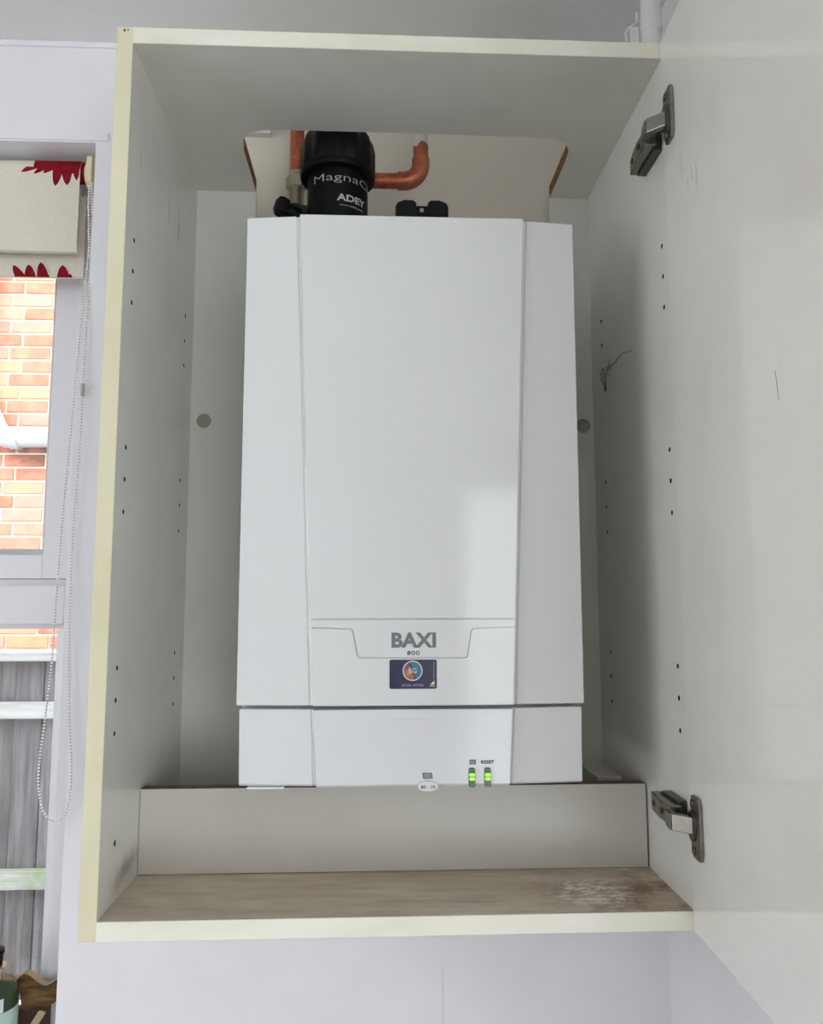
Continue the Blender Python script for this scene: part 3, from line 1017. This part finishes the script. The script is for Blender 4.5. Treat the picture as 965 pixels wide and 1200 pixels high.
# right copper branch: runs out of the filter, elbows upward
el = thing('copper_branch', 'copper pipe leaving the black filter and turning up through an elbow', 'pipe', (0.27, 0.22, 0.854))
zc, xv, R = 0.8545, 0.3152, 0.024
obj('pipe', MB().tube([(0.236, 0.22, zc - 0.0003), (0.292, 0.22, zc)], 0.0101, 24), 'copper_pipe', el, smooth=True)
bend = [(0.284, 0.22, zc)] + [(xv - R + R * math.sin(a), 0.22, zc + R - R * math.cos(a)) for a in [PI / 2 * i / 10 for i in range(11)]] + [(xv, 0.22, zc + R + 0.0075)]
obj('elbow', MB().tube(bend, 0.0120, 24), 'copper_pipe', el, smooth=True)
obj('pipe', MB().tube([(xv, 0.22, zc + R), (xv, 0.22, 0.975), (xv, 0.224, 0.990), (xv, 0.236, 0.998), (xv, YW, 1.0)], 0.0101, 24), 'part_painted_copper', el, smooth=True, label='upright copper length, white painted above')

# trunking end on the wall
tr = thing('cable_trunking', 'white plastic trunking end on the wall, left of the copper riser', 'trunking', (0.07, 0.31, 0.98))
obj('trunking_body', MB().box((0.0200, YW - 0.012, 0.9735), (0.0990, YW, 0.9985)), 'pvc_white', tr, bevel=0.001)
obj('end_cap', MB().box((0.0985, YW - 0.0125, 0.9730), (0.1005, YW, 0.9990)), 'pvc_white', tr)

# white waste pipe by the ceiling beside the cabinet
wp = thing('waste_pipe', 'white plastic pipe rising beside the cabinet top at right', 'pipe', (0.599, 0.12, 0.80))
obj('pipe', MB().tube([(0.5995, 0.31, 0.770), (0.5995, 0.150, 0.770), (0.5995, 0.128, 0.778), (0.5995, 0.12, 0.800), (0.5995, 0.12, CEIL)], 0.0122, 24), 'pvc_white', wp, smooth=True)
obj('socket', MB().lathe((0.5995, 0.12, 0), [(0.0124, 1.002), (0.0134, 1.003), (0.0134, 1.0295), (0.0124, 1.0305)], 24, 'z'), 'pvc_white', wp, smooth=True)
cl = MB()
cl.tube([(0.5830, 0.128, 1.0206), (0.5790, 0.128, 1.0180), (0.5720, 0.128, 1.0130), (0.5690, 0.128, 1.0050), (0.5705, 0.128, 0.9950)], 0.0013, 8)
cl.tube([(0.5850, 0.128, 1.0360), (0.5840, 0.128, 1.0206)], 0.0016, 8)
cl.box((0.5740, 0.124, 0.900), (0.5850, 0.134, 1.0130))
obj('pipe_clip', cl, 'pvc_white', wp, smooth=True)

# ================================================================== BLIND
bl = thing('roller_blind', 'cream roller blind with dark red petals and bead chain over the window', 'blind', (-0.80, 0.36, ZT))
XB = -0.1840
YB = 0.345
RY, RZ, RR = 0.3615, 0.9340, 0.0165
fp = [(RY - RR * math.cos(PI * 0.75 * (1 - i / 12)), RZ + RR * math.sin(PI * 0.75 * (1 - i / 12))) for i in range(13)]   # front drop comes over the roller
fp += [(YB, 0.870), (YB, 0.830), (YB + 0.0008, 0.811), (YB + 0.0035, 0.8055), (YB + 0.009, 0.8042)]
thick = 0.0007
poly = fp + [(y + thick, z + (0.0004 if z < 0.812 else 0)) for y, z in reversed(fp)]
fab = obj('front_fabric', MB().prism(poly, 'yz', -1.30, XB), 'blind_fabric', bl, smooth=30)
lowf = [(0.3745, 0.905), (0.3745, 0.7785), (0.3735, 0.7762), (0.3750, 0.7752), (0.3775, 0.7762), (0.3772, 0.7785), (0.3753, 0.800), (0.3753, 0.905)]
lf = obj('lower_fabric', MB().prism(lowf, 'yz', -1.30, -0.1838), 'blind_fabric', bl)
obj('roller_tube', MB().lathe((0, RY, RZ), [(RR - 0.001, -1.31), (RR - 0.001, -0.181)], 32, 'x'), 'petal_red', bl, smooth=True, label='roll wound with red printed fabric')
obj('bracket', MB().prism(rrect(0.331, 0.9058, 0.380, 0.9470, 0.004), 'yz', -0.1705, -0.1625), 'bracket_cream', bl, bevel=0.001, label='cream end bracket')
obj('chain_wheel', MB().lathe((-0.174, RY, RZ - 0.006), [(0.018, -0.004), (0.023, -0.001), (0.023, 0.0035)], 28, 'x'), 'bracket_cream', bl, smooth=True)


def leaf(tip, base, wd, zlo, zhi, n=9):
    """pointed petal outline in metres, clamped to the cloth"""
    t, b = Vector(tip), Vector(base)
    d = t - b
    nn = Vector((-d.y, d.x)).normalized() * wd / 2
    side = lambda sg: [b + d * (k / n) + nn * sg * ((1 - (k / n) ** 2.4) ** 0.62) for k in range(n)]
    pts = side(1) + [t] + side(-1)[::-1]
    return [(p.x, min(max(p.y, zlo), zhi)) for p in pts]


def petals(par, y, fx, fz, items, zlo, zhi):
    for k, (tip, base, wd) in enumerate(items):
        tp_, bs_ = (fx(tip[0]), fz(tip[1])), (fx(base[0]), fz(base[1]))
        up = Vector(tp_) - Vector(bs_)
        ot = Vector(tp_) + up.normalized() * 0.0013
        obj('petal_outline', MB().prism(leaf(tuple(ot), bs_, wd * 0.00125 + 0.0019, zlo, zhi), 'xz', y - 0.00025 - 0.00001 * k, y + 0.0004), 'petal_white', par, label='thin white outline')
        obj('petal_print', MB().prism(leaf(tp_, bs_, wd * 0.00125, zlo, zhi), 'xz', y - 0.00050 - 0.00003 * k, y + 0.0003), 'petal_red', par, label='dark red flower petal')


petals(fab, YB, lambda u: -0.3012 + 0.00124 * u, lambda v: 0.9427 - (v - 188) * 0.00132,
       [((25, 201), (60, 184), 10), ((40, 203), (66, 184), 9), ((51, 202), (74, 184), 10), ((66, 217), (70, 184), 13), ((80, 216), (78, 184), 14), ((91, 210), (88.5, 184), 9), ((58, 197), (78, 184), 16), ((84, 203), (84, 184), 14)], 0.80, 0.9340)
band = [(RY - (RR + 0.0006) * math.cos(a), RZ + (RR + 0.0006) * math.sin(a)) for a in [PI * 0.6 * i / 8 for i in range(9)]]
band = [(YB - 0.0006, 0.9325)] + band + [(y + 0.0004, z - 0.0006) for y, z in band[::-1]] + [(YB + 0.0003, 0.9325)]
obj('petal_print', MB().prism(band, 'yz', -0.2520, XB), 'petal_red', fab, label='dark red flower petal')
petals(lf, 0.3735, lambda u: -0.3058 + 0.001252 * u, lambda v: 0.7754 + (325 - v) * 0.00135,
       [((15, 311), (30, 333), 12), ((33, 310), (38, 336), 15), ((47, 307), (53, 336), 15), ((73, 310), (76, 338), 17), ((83, 320), (80, 334), 9), ((58, 322), (48, 331), 12)], 0.7762, 0.90)
# bead chain loop
cpth = [(-0.1650, 0.9080), (-0.1640, 0.8700), (-0.1582, 0.7970), (-0.1599, 0.7463), (-0.1638, 0.6216), (-0.1681, 0.5121), (-0.1729, 0.4167), (-0.1765, 0.2772), (-0.1782, 0.2090), (-0.1839, 0.1306), (-0.1878, 0.0754), (-0.1856, 0.0425),
        (-0.1783, 0.0185), (-0.1667, 0.0075), (-0.1558, 0.0096), (-0.1487, 0.0225), (-0.1454, 0.0476), (-0.1458, 0.0805), (-0.1504, 0.1303), (-0.1551, 0.2088), (-0.1572, 0.2772), (-0.1580, 0.3933), (-0.1541, 0.5122), (-0.1539, 0.5850),
        (-0.1536, 0.6588), (-0.1534, 0.7338), (-0.1555, 0.8227), (-0.1625, 0.9080)]


def cyl_y(z):
    return 0.314 + (0.020 * ((z - 0.60) / 0.308) ** 1.5 if z > 0.60 else 0.0)


dense = smooth_loop([(x, cyl_y(z), z) for x, z in cpth], False, 24)
beads = MB()
acc, last = 0.0, Vector(dense[0])
step = 0.0043
ico = bmesh.new()
bmesh.ops.create_icosphere(ico, subdivisions=1, radius=0.0019)
ico.verts.index_update()
iv = [v.co.copy() for v in ico.verts]
ifc = [tuple(v.index for v in f_.verts) for f_ in ico.faces]
ico.free()
nb = 0
for q in dense:
    q = Vector(q)
    seg = (q - last).length
    while acc + seg >= step:
        tt = (step - acc) / seg
        last = last.lerp(q, tt)
        beads.add([last + c for c in iv], ifc)
        nb += 1
        seg = (q - last).length
        acc = 0.0
    acc += seg
    last = q
chn = obj('bead_chain', MB().tube(dense[::4] + [dense[-1]], 0.0006, 6), 'chain_cord', bl)
obj('beads', beads, 'bead_white', chn, smooth=True, kind='stuff')
obj('chain_connector', MB().lathe((-0.1539, cyl_y(0.588), 0), [(0.0018, 0.579), (0.0026, 0.580), (0.0026, 0.5965), (0.0018, 0.5975)], 12, 'z'), 'connector_clear', chn, smooth=True)

# ================================================================== ON THE WINDOW SILL
bo = thing('pump_bottle', 'mint pump bottle with dark green band on the window sill', 'bottle', (-0.2590, 0.37, ZS))
bxx, byy = -0.2590, 0.370
obj('bottle_body', MB().lathe((bxx, byy, 0), [(0.032, ZS + 0.0005), (0.0345, ZS + 0.004), (0.0345, -0.2450)], 40, 'z'), 'bottle_mint', bo, smooth=True)
obj('bottle_shoulder', MB().lathe((bxx, byy, 0), [(0.0345, -0.2450), (0.0345, -0.2290), (0.0322, -0.2215), (0.0265, -0.2150), (0.0175, -0.2115), (0.0150, -0.2105)], 40, 'z'), 'bottle_green', bo, smooth=True, label='dark green glass shoulder')
obj('collar', MB().lathe((bxx, byy, 0), [(0.0150, -0.2105), (0.0150, -0.1985), (0.0172, -0.1980), (0.0172, -0.1950), (0.0120, -0.1945)], 32, 'z'), 'collar_metal', bo, smooth=True, label='gold metal collar')
pmp = MB().lathe((bxx, byy, 0), [(0.0120, -0.1945), (0.0128, -0.1800), (0.0140, -0.1790), (0.0140, -0.1745), (0.0060, -0.1700)], 28, 'z')
pmp.tube([(bxx, byy, -0.172), (bxx - 0.010, byy - 0.01, -0.168), (bxx - 0.038, byy - 0.02, -0.170)], [0.006, 0.0055, 0.004], 12)
obj('pump_head', pmp, 'black_plastic', bo, smooth=True)
lb = MB()
N = 10
vs = []
for rr in (0.0350, 0.0346):
    for zz in (-0.2440, -0.2270):
        for i in range(N):
            a = math.radians(20) + math.radians(30) * i / (N - 1)
            vs.append((bxx + rr * math.sin(a), byy - rr * math.cos(a), zz))
fs = []
for base in (0, 2 * N):
    for i in range(N - 1):
        fs.append((base + i, base + i + 1, base + N + i + 1, base + N + i))
lb.add(vs, fs)
obj('bottle_label', lb, 'label_white', bo)

ws = thing('wooden_stand', 'carved brown wooden stand with wavy top beside the pump bottle', 'stand', (-0.2080, 0.405, ZS))
ol = smooth_loop([(-0.2533, -0.2275), (-0.2466, -0.2232), (-0.2384, -0.2256), (-0.2294, -0.2191), (-0.2212, -0.2204), (-0.2091, -0.2296), (-0.1996, -0.2342), (-0.1916, -0.2322), (-0.1825, -0.2268), (-0.1765, -0.2330),
                  (-0.1765, -0.2480), (-0.1823, -0.2547), (-0.1902, -0.2601), (-0.1957, -0.2655), (-0.2072, -0.2669), (-0.2246, -0.2660), (-0.2296, -0.2603), (-0.2326, -0.2458), (-0.2370, -0.2346), (-0.2450, -0.2310)], True, 4)
cbd = obj('carved_board', MB().prism(ol, 'xz', 0.398, 0.411), ['carved_wood', 'pale_and_lit_wood'], ws)
raw_faces(cbd, lambda c, n: abs(n.y) < 0.5 and n.z > 0.3)  # upward faces paler: the lit top edge is put into the colour
obj('base_box', MB().box((-0.2402, 0.402, ZS + 0.0005), (-0.1960, 0.416, -0.2665)), 'dark_wood', ws, bevel=0.001)
obj('diagonal_slat', MB().obox((-0.2180, 0.4005, -0.2950), Vector((0.017, 0, 0.0270)), Vector((0, 0.002, 0)), Vector((-0.0040, 0, 0.0025))), 'pale_and_lit_wood', ws)

# ================================================================== OUTSIDE THE WINDOW
struct('ground', MB().box((-7, 0.50, -1.75), (5, 5.0, -1.55)), 'paving')
fe = thing('garden_fence', 'weathered grey wooden fence with horizontal rails seen through the lower window', 'fence', (-1.1, 2.0, -1.55))
bw_, joint = 0.0929, -0.9666
proto = None
for i in range(-13, 8):
    x0 = joint + i * bw_ + 0.001
    j = 0.004 * ((i * 7) % 3 - 1)
    obj('fence_board', MB().box((x0, 2.0 + j, -1.545), (x0 + bw_ - 0.002, 2.016 + j, 0.095)), 'fence_wood', fe, bevel=0.002, segs=1)
obj('cap_rail', MB().box((-2.20, 1.955, 0.0911), (-0.22, 2.045, 0.1228)), 'fence_rail_wood', fe, bevel=0.003)
for z0, z1 in ((-0.0996, -0.0458), (-0.6466, -0.587), (-1.20, -1.14)):
    obj('rail', MB().box((-2.20, 1.962, z0), (-0.22, 1.995, z1)), 'fence_rail_wood', fe, bevel=0.003)
for xx in (-2.25, -0.22):
    obj('fence_post', MB().box((xx - 0.05, 1.95, -1.55), (xx + 0.05, 2.05, 0.16)), 'fence_wood', fe, bevel=0.004)

bwl = thing('brick_wall', 'red brick house wall with pale mortar seen through the window', 'wall', (-1.7, 3.66, -1.55))
obj('mortar_bed', MB().box((-4.2, 3.608, -1.55), (0.6, 3.80, 2.80)), 'mortar', bwl)
PZ, PX = 0.0764, 0.2310
full = MB().box((0, 0, 0), (PX - 0.013, 0.02, PZ - 0.0115)).mesh('brick')
bmx = bmesh.new()
bmx.from_mesh(full)
bmesh.ops.bevel(bmx, geom=list(bmx.edges), offset=0.003, segments=1, affect='EDGES')
bmx.to_mesh(full)
bmx.free()
full.materials.append(M['brick_clay'])
rest = MB()
count = 0
kz = -46
while True:
    z = 2.024 + kz * PZ
    kz += 1
    if z > 2.72:
        break
    if z < -1.5:
        continue
    odd = kz % 2
    ofs = -1.806 + (0.068 if odd else 0.0)
    for i in range(-10, 11):
        x = ofs + i * PX
        dy = random.uniform(-0.002, 0.002)
        if -2.55 < x < -1.05 and -0.12 < z < 2.40 and count < 290:
            o = bpy.data.objects.new('brick', full)
            COL.objects.link(o)
            o.parent = bwl
            o.location = Vector((x, 3.600 + dy, z)) - bwl.location
            count += 1
        else:
            rest.box((x, 3.600 + dy, z), (x + PX - 0.013, 3.62 + dy, z + PZ - 0.0115))
obj('outer_bricks', rest, 'brick_clay', bwl, kind='stuff')

sp2 = thing('soil_pipe', 'pale grey plastic drain pipe with an elbow on the brick wall', 'pipe', (-1.7, 3.53, 1.176))
obj('pipe', MB().tube([(-0.60, 3.535, 1.196), (-1.76, 3.535, 1.176)], 0.054, 24), 'soil_pipe_grey', sp2, smooth=True)
obj('elbow', MB().tube([(-1.72, 3.535, 1.176), (-1.765, 3.535, 1.178), (-1.80, 3.535, 1.195), (-1.83, 3.535, 1.235), (-1.855, 3.535, 1.29)], 0.058, 24), 'soil_pipe_grey', sp2, smooth=True)
obj('socket', MB().tube([(-1.700, 3.535, 1.177), (-1.745, 3.535, 1.176)], 0.0635, 24), 'soil_pipe_grey', sp2, smooth=True)
obj('pipe', MB().tube([(-1.84, 3.535, 1.26), (-1.93, 3.535, 1.46), (-1.95, 3.535, 1.60), (-1.95, 3.535, 2.80)], 0.054, 24), 'soil_pipe_grey', sp2, smooth=True)
